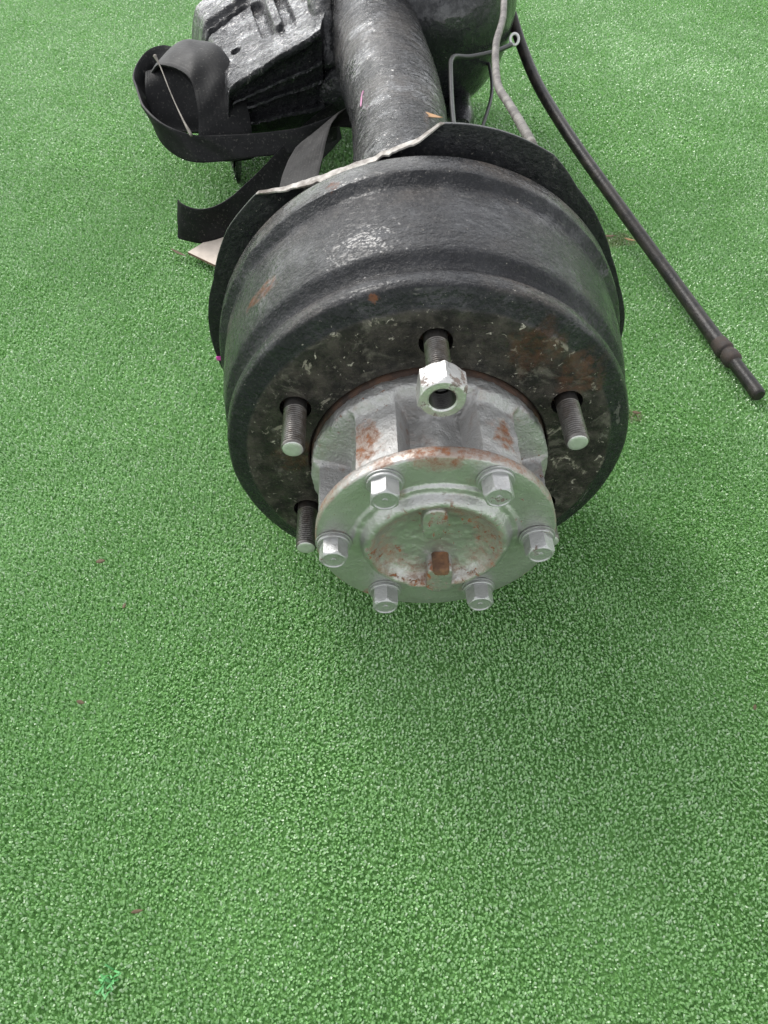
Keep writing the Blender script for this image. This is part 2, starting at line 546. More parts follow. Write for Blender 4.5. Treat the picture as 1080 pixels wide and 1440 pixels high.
# ------------------------------------------------------------------ ground
def ground_material():
    n = NT('turf_backing')
    c = n.mix(n.noise(260, 4), (0.105, 0.26, 0.060), (0.16, 0.35, 0.095))
    n.set('Base Color', c)
    n.set('Roughness', 0.8)
    n.set('Normal', n.bump(n.noise(420, 4), 1.0, 0.004))
    return n.m


gs = 40.0
ground = mesh_obj('ground', [(-gs, -gs, -0.004), (gs, -gs, -0.004), (gs, gs, -0.004), (-gs, gs, -0.004)], [(0, 1, 2, 3)], ground_material())
tag(ground, 'dark green backing sheet of the artificial turf', kind='structure')


def turf_material():
    n = NT('artificial_turf_fibre')
    at = n.t.nodes.new('ShaderNodeAttribute')
    at.attribute_name = 'tint'
    s = n.t.nodes.new('ShaderNodeSeparateColor')
    n.link(at.outputs['Color'], s.inputs[0])
    c = n.mix(s.outputs[0], (0.165, 0.395, 0.108), (0.335, 0.610, 0.232))
    patch = n.ramp(n.noise(2.6, 4, 0.6), 0.32, 0.68)
    c = n.mix(patch, n.mix(0.22, c, (0.10, 0.24, 0.05)), n.mix(0.16, c, (0.42, 0.62, 0.30)))
    pale = n.ramp(n.math('ADD', s.outputs[1], n.math('MULTIPLY', n.math('SUBTRACT', patch, 0.5), 0.10)), 0.82, 0.98, 0.0, 0.65)
    c = n.mix(pale, c, (0.66, 0.80, 0.58))  # whitish sky glints painted into the colour of random fibres
    dirt = n.ramp(n.noise(3.2, 6, 0.7), 0.60, 0.80, 0.0, 0.28)
    c = n.mix(dirt, c, (0.12, 0.115, 0.05))
    for (p, r, st, am) in (((0.326, 0.60, 0.0), 0.035, (1.0, 1.6, 0.2), 0.5), ((0.30, 0.66, 0.0), 0.02, (1, 1.5, 0.2), 0.25), ((0.262, 0.232, 0.0), 0.012, (1, 1, .2), 0.6)):
        c = n.mix(n.math('MULTIPLY', n.spot(p, r, st, 0.9), am), c, (0.22, 0.15, 0.085))
    n.set('Base Color', c)
    n.set('Roughness', 0.24)
    n.set('Specular IOR Level', 1.0)
    tr = n.t.nodes.new('ShaderNodeBsdfTranslucent')
    n.link(c, tr.inputs['Color'])
    ms = n.t.nodes.new('ShaderNodeMixShader')
    ms.inputs[0].default_value = 0.45
    n.link(n.b.outputs[0], ms.inputs[1])
    n.link(tr.outputs[0], ms.inputs[2])
    n.link(ms.outputs[0], n.out.inputs['Surface'])
    return n.m


def make_turf():
    def region(n, x0, x1, y0, y1):
        return np.stack([rng.uniform(x0, x1, n), rng.uniform(y0, y1, n)], 1)

    def seen(p, mar):
        # ground seen by the photograph and a margin round it
        t = np.clip((p[:, 1] + 0.35) / 2.0, -0.2, 1.3)
        return (p[:, 0] > -0.31 - 0.60 * t - mar) & (p[:, 0] < 0.22 + 0.70 * t + mar)
    sets = []
    # (y range, spacing along and across, size)
    for (y0, y1, sp, sz, mar) in ((-0.46, 0.20, 0.00175, 0.88, 0.05), (0.20, 0.85, 0.0022, 1.02, 0.07), (0.85, 1.95, 0.0030, 1.28, 0.10)):
        xs = np.arange(-1.35, 1.35, sp * 1.3)
        ys = np.arange(y0, y1, sp)
        X, Y = np.meshgrid(xs, ys)
        p = np.stack([X.ravel(), Y.ravel()], 1)
        p[:, 0] += 0.0015 * np.sin(p[:, 1] * 130) + 0.03 * p[:, 1]
        row = 0.0072
        p += rng.normal(0, 1, p.shape) * np.array([sp * 0.5, sp * 0.6])
        ph = (p[:, 0] - 0.03 * p[:, 1]) / row
        p[:, 0] -= 0.22 * row * np.sin(2 * np.pi * ph) / (2 * np.pi) * 3.0 * rng.random(len(p))
        p = p[seen(p, mar)]
        sets.append((p, sz))
    # coarser pile round about, outside the photograph
    p = region(210000, -1.7, 1.7, -1.1, 2.5)
    k = (seen(p, 0.12) & (p[:, 1] > -0.46) & (p[:, 1] < 1.95))
    sets.append((p[~k], 2.4))
    P = np.concatenate([a for a, _ in sets])
    S = np.concatenate([np.full(len(a), s) for a, s in sets])
    N = len(P)
    # lie of the pile: mostly random with a slow drift
    ang = rng.uniform(0, 2 * np.pi, N)
    drift = 2.2 + 0.9 * np.sin(P[:, 0] * 7 + 1.3 * np.sin(P[:, 1] * 5)) + 0.6 * np.sin(P[:, 1] * 9)
    drift += 1.1 * np.sin(P[:, 0] * 31 + 2.0 * np.sin(P[:, 1] * 23)) * np.sin(P[:, 1] * 19 + P[:, 0] * 11)
    usey = rng.random(N) < 0.6
    ang = np.where(usey, drift + rng.normal(0, 0.7, N), ang)
    d = np.stack([np.cos(ang), np.sin(ang), np.zeros(N)], 1)
    sd_ = np.stack([-np.sin(ang), np.cos(ang), np.zeros(N)], 1)
    # stay clear of nothing: the pile is pressed under the drum by its own shortness
    h = rng.uniform(0.0034, 0.0047, N)
    l = rng.uniform(0.0015, 0.0034, N) * S
    wd = rng.uniform(0.0006, 0.00100, N) * S
    tw = rng.normal(0, 0.5, N)
    zoff = -0.004 + 0.0012 * np.sin(P[:, 0] * 23 + 2) * np.sin(P[:, 1] * 17)
    base = np.concatenate([P, zoff[:, None]], 1)
    upv = np.array([0, 0, 1.0])
    p1 = base + upv * (h * 0.8)[:, None] + d * (l * 0.25)[:, None]
    droop = rng.uniform(-0.12, 0.26, N)
    p2 = p1 + upv * (h * droop)[:, None] + d * (l * 0.75)[:, None]
    wv = sd_ * wd[:, None]
    w1 = wv + upv * (wd * np.sin(tw))[:, None] * 0.6
    w2 = wv * 0.75 + upv * (wd * np.sin(tw * 1.7))[:, None] * 0.8
    V = np.stack([base - wv * 0.8, base + wv * 0.8, p1 - w1, p1 + w1, p2 - w2, p2 + w2], 1).reshape(-1, 3)
    o = np.arange(N)[:, None] * 6
    Fq = np.stack([o + [0, 1, 3, 2], o + [2, 3, 5, 4]], 1).reshape(-1, 4)
    me = bpy.data.meshes.new('turf_pile')
    me.vertices.add(len(V))
    me.vertices.foreach_set('co', V.ravel())
    me.loops.add(Fq.size)
    me.loops.foreach_set('vertex_index', Fq.ravel().astype(np.int32))
    me.polygons.add(len(Fq))
    me.polygons.foreach_set('loop_start', np.arange(0, Fq.size, 4, dtype=np.int32))
    me.polygons.foreach_set('use_smooth', np.ones(len(Fq), bool))
    me.update(calc_edges=True)
    tint = np.repeat(np.stack([np.clip(rng.normal(0.5, 0.27, N), 0, 1), rng.random(N), rng.random(N), np.ones(N)], 1), 6, axis=0)
    a = me.attributes.new('tint', 'FLOAT_COLOR', 'POINT')
    a.data.foreach_set('color', tint.ravel())
    me.materials.append(turf_material())
    ob = bpy.data.objects.new('turf_pile', me)
    COL.objects.link(ob)
    tag(ob, 'short curly green artificial turf pile covering the ground', 'turf', kind='stuff')
    return N


NB = make_turf()
print('blades', NB)

# ------------------------------------------------------------------ the axle
AX = thing('rear_axle', 'black painted truck rear axle with silver hub and brake drum, lying on turf', 'axle')
L0 = (0, 0, G)


def part(name, verts, faces, mat, parent=AX, smooth=40, **k):
    return mesh_obj(name, verts, faces, mat, parent, smooth, L0 if parent is AX else None, **k)


# brake drum: turned profile (radius, distance behind the mounting face)
prof = [(0.0900, 0.012), (0.0900, 0.0012), (0.0912, 0.0), (0.100, -0.0002), (0.115, 0.0), (0.128, 0.0), (0.1350, 0.0), (0.1358, 0.0004), (0.140, 0.0020), (0.145, 0.0036), (0.1492, 0.0048), (0.1502, 0.0054),
        (0.1512, 0.0068), (0.1520, 0.0095), (0.1524, 0.013), (0.1518, 0.0175), (0.1504, 0.0215), (0.1490, 0.0245), (0.1486, 0.0268), (0.1496, 0.0295), (0.1518, 0.0322), (0.1542, 0.0345), (0.1558, 0.0366), (0.1566, 0.0395),
        (0.1580, 0.047), (0.1600, 0.060), (0.1612, 0.075), (0.1620, 0.090), (0.1624, 0.1035), (0.1624, 0.1062), (0.1640, 0.1085), (0.1668, 0.1112), (0.1684, 0.1130), (0.1690, 0.1155), (0.1692, 0.122), (0.1692, 0.1315), (0.1685, 0.1345),
        (0.1650, 0.1362), (0.1560, 0.1365), (0.1540, 0.130), (0.1440, 0.030), (0.1360, 0.0130)]


def drum_r(r, y, a):
    v = Vector((math.cos(a) * 3.2, y * 30, math.sin(a) * 3.2))
    amt = 0.00035 if y > 0.004 else 0.0
    if 0.1035 < y < 0.114:
        amt = 0.0011
        v = v * 3.0
    return r + amt * mnoise.noise(v * 1.6) + amt * 0.5 * mnoise.noise(v * 5.1)


v, f = rings_mesh(lathe(prof, 192, drum_r) + lathe(prof[:1], 192))
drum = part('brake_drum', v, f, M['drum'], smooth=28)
# six stud holes through the drum face
cut_me = bpy.data.meshes.new('cut')
cb = bmesh.new()
for k in range(6):
    a = R(30 + 60 * k)
    bmesh.ops.create_cone(cb, cap_ends=True, segments=28, radius1=0.0118, radius2=0.0108, depth=0.05,
                          matrix=Matrix.Translation((0.111 * math.cos(a), 0.0, 0.111 * math.sin(a))) @ Matrix.Rotation(R(-90), 4, 'X'))
cb.to_mesh(cut_me)
cb.free()
cutter = bpy.data.objects.new('cut', cut_me)
COL.objects.link(cutter)
cutter.location = L0
bo = drum.modifiers.new('holes', 'BOOLEAN')
bo.operation = 'DIFFERENCE'
bo.solver = 'EXACT'
bo.object = cutter
bpy.context.view_layer.update()
dg = bpy.context.evaluated_depsgraph_get()
nm = bpy.data.meshes.new_from_object(drum.evaluated_get(dg))
drum.modifiers.clear()
drum.data = nm
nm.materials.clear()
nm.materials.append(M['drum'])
nm.shade_smooth()
nm.set_sharp_from_angle(angle=R(28))
bpy.data.objects.remove(cutter)
drum['label'] = 'black painted dusty brake drum'

# hub flange behind the drum face, seen through bore and stud holes
v, f = rings_mesh(lathe([(0.06, 0.0125), (0.089, 0.0125), (0.126, 0.0128), (0.126, 0.022), (0.06, 0.022)], 96) + lathe([(0.06, 0.0125)], 96))
part('hub_plate', v, f, M['rustring'])
v, f = rings_mesh(lathe([(0.082, 0.010), (0.0892, 0.0055), (0.0880, -0.001), (0.0868, -0.0035), (0.082, -0.0045), (0.078, 0.0)], 128, lambda r, y, a: r + 0.0005 * mnoise.noise(Vector((math.cos(a) * 9, y * 90, math.sin(a) * 9)))))
part('hub_collar', v, f, M['rustring'])


# hub barrel: six bosses for the flange bolts with valleys for the studs between them
def sst(x, a, b):
    t = min(1, max(0, (x - a) / (b - a)))
    return t * t * (3 - 2 * t)


def hub_r(a, y):
    deg = math.degrees(a) % 60
    d = min(deg, 60 - deg)                       # from boss centre
    b = 1 - sst(d, 11.0, 13.2)
    valley = 0.0605 + 0.003 * sst(d, 15, 30)
    r = valley + (0.0822 - valley) * b
    rim = sst(-y, 0.0205, 0.0135)
    r = r * (1 - rim) + 0.0883 * rim
    if y > -0.010:
        r -= 0.002 * sst(y, -0.006, 0.0)
    q = Vector((math.cos(a) * r, y, math.sin(a) * r))
    return r + 0.0007 * mnoise.noise(q * 110) + 0.0007 * mnoise.noise(q * 260)


rs = []
NA = 432
for i in range(34):
    y = 0.002 - 0.0685 * i / 33
    ring = []
    for j in range(NA):
        a = 2 * math.pi * j / NA
        r = hub_r(a, y)
        ring.append((r * math.cos(a), y, r * math.sin(a)))
    rs.append(ring)
v, f = rings_mesh(rs)
part('hub', v, f, M['hub'], smooth=60)['label'] = 'silver painted hub barrel with six cast bosses and rust stains'

# axle shaft flange with raised ring and dished centre
fp = [(0.02, -0.0662), (0.0805, -0.0662), (0.0832, -0.0668), (0.0840, -0.0682), (0.0840, -0.0748), (0.0834, -0.0759), (0.0822, -0.0764), (0.075, -0.0765), (0.066, -0.0764), (0.0598, -0.0764), (0.0588, -0.0768), (0.0580, -0.0780), (0.0570, -0.0786),
      (0.0545, -0.0787), (0.0530, -0.0792), (0.0515, -0.0815), (0.0498, -0.0840), (0.0480, -0.0853), (0.0462, -0.0857), (0.0447, -0.0852), (0.0433, -0.0838), (0.0415, -0.0815), (0.039, -0.0790), (0.035, -0.0767), (0.030, -0.0752), (0.024, -0.0743), (0.016, -0.0738), (0.008, -0.0736), (0.0012, -0.0736)]


def fl_r(r, y, a):
    return r + (0.0004 * mnoise.noise(Vector((math.cos(a) * 5, y * 50, math.sin(a) * 5))) if r > 0.08 else 0)


fp2 = []
for a_, b_ in zip(fp[:-1], fp[1:]):
    n_ = max(1, int(math.ceil((a_[0] - b_[0]) / 0.0012))) if a_[0] < 0.07 else 1
    fp2 += [(a_[0] + (b_[0] - a_[0]) * t / n_, a_[1] + (b_[1] - a_[1]) * t / n_) for t in range(n_)]
fp = fp2 + [fp[-1]]
rs = lathe(fp, 200, fl_r)
rs2 = []
for ring in rs:
    o = []
    for (x, y, z) in ring:
        rr = math.hypot(x, z)
        yy = y
        # the outer step of the ring dies away towards the lower edge
        if 0.0527 < rr < 0.0600 and z < 0.012:
            k = sst(0.012 - z, 0, 0.03)
            yy = y * (1 - k) + (-0.0764) * k
        if rr < 0.0600:
            yy += 0.0006 * mnoise.noise(Vector((x, z, 0)) * 120) + 0.0003 * mnoise.noise(Vector((x, z, 3)) * 260)
        # hanging tongue at the top of the dish
        t = (1 - sst(abs(x + 0.002), 0.0055, 0.0095)) * sst(z, 0.008, 0.0125) * (1 - sst(z, 0.032, 0.040))
        yy -= 0.0030 * t
        o.append((x, yy, z))
    rs2.append(o)
v, f = rings_mesh(rs2, cap1=True)
flange = part('shaft_flange', v, f, M['flange'], smooth=50)
flange['label'] = 'round silver shaft flange with dished centre and rusty ring'
# rectangular lug in the lower half of the dish and a tongue hanging from its upper edge
for (cx0, cz0, hx, hz, yb, yf, pw) in ((0.0040, -0.0365, 0.0096, 0.0150, -0.072, -0.0872, 5), (-0.0020, 0.0250, 0.0088, 0.0160, -0.072, -0.0842, 3)):
    lug = []
    for (s, yv) in ((1.06, yb), (1.0, yb * 0.5 + yf * 0.5), (0.98, yf + 0.0012), (0.93, yf + 0.0003), (0.84, yf), (0.3, yf - 0.0002)):
        ring = []
        for j in range(32):
            a = 2 * math.pi * j / 32
            cx, cz = math.cos(a), math.sin(a)
            k = (abs(cx) ** pw + abs(cz) ** pw) ** (-1 / pw)
            ring.append((cx0 + hx * s * k * cx, yv + 0.0006 * mnoise.noise(Vector((cx * 3, yv * 99, cz * 3))), cz0 + hz * s * k * cz))
        lug.append(ring)
    v, f = rings_mesh(lug, cap1=True)
    part('casting_lug', v, f, M['flange'], smooth=50)


# rusted plug standing out below the centre
plug = []
for (s, yv) in ((1.05, -0.074), (1.0, -0.083), (0.97, -0.0880), (0.85, -0.0893), (0.5, -0.0896)):
    ring = []
    for j in range(28):
        a = 2 * math.pi * j / 28
        cx, cz = math.cos(a), math.sin(a)
        k = (abs(cx) ** 3.2 + abs(cz) ** 3.2) ** (-1 / 3.2)
        ring.append((0.0045 + 0.0060 * s * k * cx, yv + 0.0007 * mnoise.noise(Vector((cx * 4, yv * 120, cz * 4))), -0.0222 + 0.0042 * s * k * cz))
    plug.append(ring)
v, f = rings_mesh(plug, cap1=True)
part('rusted_plug', v, f, M['plug'], smooth=60)['label'] = 'orange-brown rusted plug on the shaft flange'


# bolts: hex head with chamfer, dished top, spring washer
def hex_solid(ap, h, seg=72, cham=0.0012, top_r=None, dish=0.0, fillet=0.0):
    """rings of a hexagonal head growing along -Y from y = 0"""
    top_r = top_r or ap * 0.97
    rs = []
    ys = [0.0, h * 0.35, h * 0.6] + [h - cham * k for k in (1.0, 0.7, 0.45, 0.22, 0.0)]
    for y in ys:
        ring = []
        for j in range(seg):
            a = 2 * math.pi * j / seg
            r = hexr(a, ap)
            if y > h - cham:
                r = min(r, top_r + (h - y) * (ap * 1.155 - top_r) / cham)
            ring.append((r * math.cos(a), -y, r * math.sin(a)))
        rs.append(ring)
    for (k, dy) in ((0.93, 0.0), (0.86, -dish), (0.5, -dish), (0.25, -dish), (0.22, -dish * 0.3), (0.05, -dish * 0.3)):
        rs.append([(top_r * k * math.cos(2 * math.pi * j / seg), -h - dy, top_r * k * math.sin(2 * math.pi * j / seg)) for j in range(seg)])
    return rs


# the dish sinks towards +Y (into the head)
hv, hf = rings_mesh(hex_solid(0.0088, 0.0128, cham=0.0016, top_r=0.0083, dish=0.0007), cap0=True, cap1=True)
head_me = None
wv_, wf_ = rings_mesh(lathe([(0.007, 0.0), (0.0120, 0.0), (0.0128, -0.0004), (0.0128, -0.0012), (0.0113, -0.0014), (0.0113, -0.0016), (0.0116, -0.0018), (0.0116, -0.0032), (0.0112, -0.0036), (0.007, -0.0036)], 48))
wash_me = None
for k in range(6):
    a = R(60 * k + 0.24)
    c = (0.0712 * math.cos(a), -0.0764, 0.0712 * math.sin(a))
    if head_me is None:
        bo_ = mesh_obj('flange_bolt', hv, hf, M['bolt'], AX, 30)
        wa_ = mesh_obj('spring_washer', wv_, wf_, M['bolt'], bo_, 40)
        head_me, wash_me = bo_.data, wa_.data
    else:
        bo_ = bpy.data.objects.new('flange_bolt', head_me)
        COL.objects.link(bo_)
        bo_.parent = AX
        wa_ = bpy.data.objects.new('spring_washer', wash_me)
        COL.objects.link(wa_)
        wa_.parent = bo_
    bo_.location = (c[0], c[1] - 0.0034, c[2] + G)
    bo_.rotation_euler = (R((12, -6, 3, 9, -4, 5)[k]) * 0.05, R((14, 38, 4, 20, 8, 33)[k]), R((4, 3, -3, 5, 0, 6)[k]) * 0.05)
    wa_.location = (0, 0.0034, 0)


# wheel studs with rolled threads
def stud_rings(r, y0, y1, yt0, pitch=0.0020, seg=28):
    rs = [[(r * 1.0 * math.cos(2 * math.pi * j / seg), y0, r * math.sin(2 * math.pi * j / seg)) for j in range(seg)]]
    ys = [(y0, r), (yt0, r)]
    y = yt0
    while y - pitch > y1 + 0.0016:
        ys += [(y - 0.1 * pitch, r), (y - 0.5 * pitch, r * 0.83), (y - 0.9 * pitch, r)]
        y -= pitch
    ys += [(y1 + 0.0014, r * 0.98), (y1 + 0.0004, r * 0.86), (y1, r * 0.80), (y1 - 0.0002, r * 0.5)]
    return [[(rr * math.cos(2 * math.pi * j / seg), yy, rr * math.sin(2 * math.pi * j / seg)) for j in range(seg)] for (yy, rr) in ys]


srs = stud_rings(0.0081, 0.013, -0.0401, -0.004)
sv, sf = rings_mesh(srs, cap1=True)
nq = len(sf)
fm = [0] * nq
for i in range(nq):
    if i >= nq - 1 - 28 * 2:
        fm[i] = 1
stud_me = None
for k, deg in enumerate((90, 150, 30, 210, 270, 330)):
    a = R(deg)
    if stud_me is None:
        s_ = mesh_obj('wheel_stud', sv, sf, None, AX, 50, None, [M['stud'], M['studtip']], fm)
        stud_me = s_.data
    else:
        s_ = bpy.data.objects.new('wheel_stud', stud_me)
        COL.objects.link(s_)
        s_.parent = AX
    s_.location = (0.111 * math.cos(a), 0, 0.111 * math.sin(a) + G)
    s_.rotation_euler = (0, R(37 * k), 0)

# wheel nut on the top stud, its open end showing the thread
NAP, NL = 0.0143, 0.0198
seg = 72
rs = []
for (y, kind) in ((0, .93), (0.0006, .985), (0.0014, 1.03), (0.0022, 1.2), (0.010, 1.2), (0.014, 1.2), (NL - 0.0030, 1.2), (NL - 0.0020, 1.07), (NL - 0.0008, 1.0), (NL, .955)):
    rs.append([(min(hexr(2 * math.pi * j / seg, NAP), NAP * kind) * math.cos(2 * math.pi * j / seg), -y,
                min(hexr(2 * math.pi * j / seg, NAP), NAP * kind) * math.sin(2 * math.pi * j / seg)) for j in range(seg)])
nq0 = len(rs)
inner = [(0.0094, NL), (0.0084, NL - 0.0009)]
y = NL - 0.0009
while y > NL - 0.0140:
    inner += [(0.0074, y - 0.0005), (0.0082, y - 0.00155)]
    y -= 0.00155
inner += [(0.0081, 0.002), (0.0081, 0.0)]
for (r, yy) in inner:
    rs.append([(r * math.cos(2 * math.pi * j / seg), -yy, r * math.sin(2 * math.pi * j / seg)) for j in range(seg)])
rs.append(rs[0])
v, f = rings_mesh(rs)
fm = [1 if nq0 + 1 <= (i // seg) else 0 for i in range(len(f))]
nut = mesh_obj('wheel_nut', v, f, None, AX, 32, (0.0, -0.0357, 0.111 + G), [M['nut'], M['dark']], fm)
nut.rotation_euler = (0, R(6), 0)
nut['label'] = 'worn silver hexagonal wheel nut on the top stud'

# dust shield: plate behind the drum, its rim torn and folded back at the upper left
edge = [(-180, .1835, 0), (-164.7, .1834, 0), (-150, .182, 0), (-120, .181, 0), (-90, .181, 0), (-60, .181, 0), (-30, .184, 0), (-15, .187, 0), (-3.9, .1884, 0), (3.8, .1855, 0), (14.5, .1778, 0), (24.3, .1745, 0), (35, .1755, 0), (48, .1772, 0),
        (58.4, .1836, 0), (64.8, .1834, 0), (73.1, .1827, 0), (76.7, .1821, 0), (81, .1815, 0), (85.5, 0.1804, 0.0), (86.7, 0.1788, 0.0010), (88.6, 0.1739, 0.0030), (91.0, 0.1698, 0.0050), (96.5, 0.1645, 0.0050), (101.1, 0.1615, 0.0050), (102.8, 0.1596, 0.0060),
        (107.3, 0.1590, 0.0080), (112.2, 0.1603, 0.0105), (116.5, 0.1618, 0.0090), (122.6, 0.1643, 0.0080), (127.7, 0.1698, 0.0050), (131.1, 0.1749, 0.0030), (134.2, .1811, 0), (139.5, .1817, 0), (146.6, .1826, 0), (154.6, .1817, 0), (162, .1800, 0), (168.5, .1821, 0), (180, .1835, 0)]
ea = np.array(edge)
NS = 400
TH = 0.0026
rs = [[] for _ in range(10)]
for j in range(NS):
    a = -180 + 360 * j / NS
    re = float(np.interp(a, ea[:, 0], ea[:, 1]))
    fo = float(np.interp(a, ea[:, 0], ea[:, 2]))
    ca, sa = math.cos(R(a)), math.sin(R(a))
    if fo > 0.0003:                          # torn lip, folded forward over the drum
        re += 0.0013 * mnoise.noise(Vector((a * 0.2, 0, 0))) + 0.0005 * mnoise.noise(Vector((a * 1.1, 5, 0)))
        fo *= 1 + 0.5 * mnoise.noise(Vector((a * 0.6, 7, 1))) + 0.35 * mnoise.noise(Vector((a * 1.7, 7, 1)))
    re += 0.0005 * mnoise.noise(Vector((a * 0.1, 9, 0)))
    prof_s = [(0.090, 0.1555), (0.145, 0.1560), (re - 0.0035, 0.1572), (re - 0.0008, 0.1573 - fo * 0.35), (re, 0.1574 - fo),
              (re + (0.0012 if fo > 0.0003 else 0.0002), 0.1576 - fo), (re + (0.0022 if fo > 0.0003 else 0.0003), 0.1590 - fo * 0.4), (re - 0.0005, 0.1590 + TH), (0.145, 0.1560 + TH), (0.090, 0.1555 + TH)]
    for k, (r, y) in enumerate(prof_s):
        rs[k].append((r * ca, y, r * sa))
rs.append(rs[0])
v, f = rings_mesh(rs)
fm = []
for i in range(10):
    for j in range(NS):
        a = -180 + 360 * (j + 0.5) / NS
        fm.append(1 if (i in (4, 5, 6) and 85.5 < a < 134.5) else 0)
mesh_obj('dust_shield', v, f, None, AX, 40, L0, [M['shield'], M['chip']], fm)['label'] = 'black dust shield with torn pale upper edge'
mq = [(-0.1822, -0.0225), (-0.1660, -0.0222), (-0.1660, -0.0254), (-0.1820, -0.0262)]
mk = mesh_obj('paint_mark', *rings_mesh([[(x, yv, z) for (x, z) in mq] for yv in (0.1560, 0.1545)], cap0=True, cap1=True), M['magenta'], AX, 40, L0)
mk['label'] = 'short pink marker line on the shield'

# axle tube, widening towards the differential
tp = [(0.004, 0.158, 0.0, 0.0590), (0.004, 0.35, 0.0, 0.0588), (0.004, 0.48, 0.0, 0.0592), (0.003, 0.54, 0.0, 0.0585), (0.002, 0.60, 0.0, 0.0605), (-0.007, 0.707, 0.0, 0.0650), (-0.021, 0.853, 0.0, 0.0675), (-0.032, 0.952, 0.0, 0.0700), (-0.038, 1.05, 0, 0.078), (-0.03, 1.15, 0, 0.085)]
v, f = tube_mesh(tp, 72, 110, wob=0.012)
part('axle_tube', v, f, M['tube'], smooth=180)['label'] = 'greasy black axle tube with dust and brush marks'
bpy.context.view_layer.update()

# banjo centre and round cover on the right
def ellipsoid(c, rad, nu=72, nv=40, fn=None):
    rs = []
    for i in range(1, nv):
        t = math.pi * i / nv
        ring = []
        for j in range(nu):
            a = 2 * math.pi * j / nu
            d = Vector((math.cos(t), math.sin(t) * math.cos(a), math.sin(t) * math.sin(a)))
            k = 1 + (fn(d) if fn else 0)
            ring.append((c[0] + rad[0] * d.x * k, c[1] + rad[1] * d.y * k, c[2] + rad[2] * d.z * k))
        rs.append(ring)
    return rings_mesh(rs, cap0=True, cap1=True)


v, f = ellipsoid((0.055, 1.02, 0.0), (0.155, 0.185, 0.168), fn=lambda d: 0.012 * mnoise.noise(d * 3))
part('differential_cover', v, f, M['gloss'], smooth=180)['label'] = 'smooth glossy black round differential cover'
# small drain boss under it
v, f = tube_mesh([(0.112, 0.80, -0.105, 0.012), (0.112, 0.83, -0.108, 0.0225), (0.112, 0.88, -0.11, 0.024), (0.112, 0.95, -0.10, 0.024)], 24, 16)
part('drain_boss', v, f, M['gloss'], smooth=60)

# differential carrier on the left: lumpy casting, ribbed top that slopes down to the pinion nose
def carrier():
    nl = np.array((-0.242, 0.737, -0.030))
    nr = np.array((-0.098, 0.782, 0.032))
    fl = np.array((-0.345, 1.06, -0.030))
    fr = np.array((-0.060, 1.20, 0.075))
    NU, NV = 130, 130

    def seg(p, a, b):
        a, b = np.array(a), np.array(b)
        t = np.clip(((p - a) @ (b - a)) / ((b - a) @ (b - a)), 0, 1)
        return np.linalg.norm(p - (a + (b - a) * t))
    rs = []
    for i in range(NV):           # from near edge (0) to far
        vv = i / (NV - 1)
        ring = []
        for j in range(NU):
            u = j / (NU - 1)      # 0 right .. 1 left
            p = (nr * (1 - u) + nl * u) * (1 - vv) + (fr * (1 - u) + fl * u) * vv
            q = p[:2]
            h = 0.0
            # raised plate border along the near edge
            h += 0.0045 * (1 - sst(vv, 0.085, 0.105))
            # grooves and ribs of the casting
            h -= 0.011 * (1 - sst(seg(q, (-0.318, 0.925), (-0.225, 0.985)), 0.005, 0.009))
            h += 0.009 * (1 - sst(seg(q, (-0.335, 0.955), (-0.235, 1.02)), 0.012, 0.020))
            h -= 0.010 * (1 - sst(seg(q, (-0.205, 0.98), (-0.178, 0.855)), 0.006, 0.010))
            h -= 0.010 * (1 - sst(seg(q, (-0.170, 0.99), (-0.145, 0.865)), 0.006, 0.010))
            h += 0.007 * (1 - sst(seg(q, (-0.188, 0.99), (-0.162, 0.86)), 0.005, 0.008))
            h -= 0.012 * (1 - sst(seg(q, (-0.2275, 0.848), (-0.2270, 0.850)), 0.005, 0.008))
            h += 0.0016 * mnoise.noise(Vector((p[0] * 28, p[1] * 28, 0))) + 0.0013 * mnoise.noise(Vector((p[0] * 75, p[1] * 75, 1))) + 0.0012 * mnoise.noise(Vector((p[0] * 190, p[1] * 190, 1)))
            # rounded left side
            h -= 0.075 * sst(u, 0.86, 1.0) ** 2
            ring.append((p[0], p[1], p[2] + h))
        rs.append(ring)
    # near side wall: steps down with three ridges, in front of row 0
    side = []
    prof = [(0.0, 0.0), (0.0015, -0.0012), (0.010, -0.0012), (0.0115, 0.0005), (0.012, 0.012), (0.016, 0.016), (0.030, 0.017), (0.031, 0.006), (0.034, 0.005), (0.036, 0.018), (0.048, 0.019), (0.049, 0.008), (0.052, 0.007), (0.054, 0.020), (0.074, 0.022), (0.075, 0.010), (0.079, 0.009), (0.081, 0.024), (0.100, 0.030), (0.120, 0.05)]
    rowz = rs[0]
    for (dz, dy) in prof[1:]:
        ring = []
        for j in range(NU):
            u = j / (NU - 1)
            x, y, z = rowz[j]
            depth = 0.165 * (1 - u) + 0.085 * u        # the wall gets shallower towards the nose
            k = depth / 0.120 if dz > 0.012 else 1.0
            ring.append((x, y + dy + 0.0012 * mnoise.noise(Vector((u * 14, dz * 50, 0))), z - dz * k + 0.0006 * mnoise.noise(Vector((u * 12, 3, dz * 30)))))
        side.append(ring)
    rs = side[::-1] + rs
    # back under the casting so that it is a closed body
    low = [(x, y, max(z - 0.05, -0.12)) for (x, y, z) in rs[-1]]
    rs.append(low)
    rs.append([(x, y + 0.02, z) for (x, y, z) in rs[0]])
    rs.append(rs[0])
    v, f = rings_mesh(rs, closed_u=False)
    n = NU
    # close the two ends
    m_ = len(rs)
    f.append(tuple(i * n for i in range(m_)))
    f.append(tuple(i * n + n - 1 for i in range(m_))[::-1])
    return v, f


v, f = carrier()
part('differential_carrier', v, f, M['cast'], smooth=60)['label'] = 'lumpy cast iron differential carrier in thick glossy black paint'

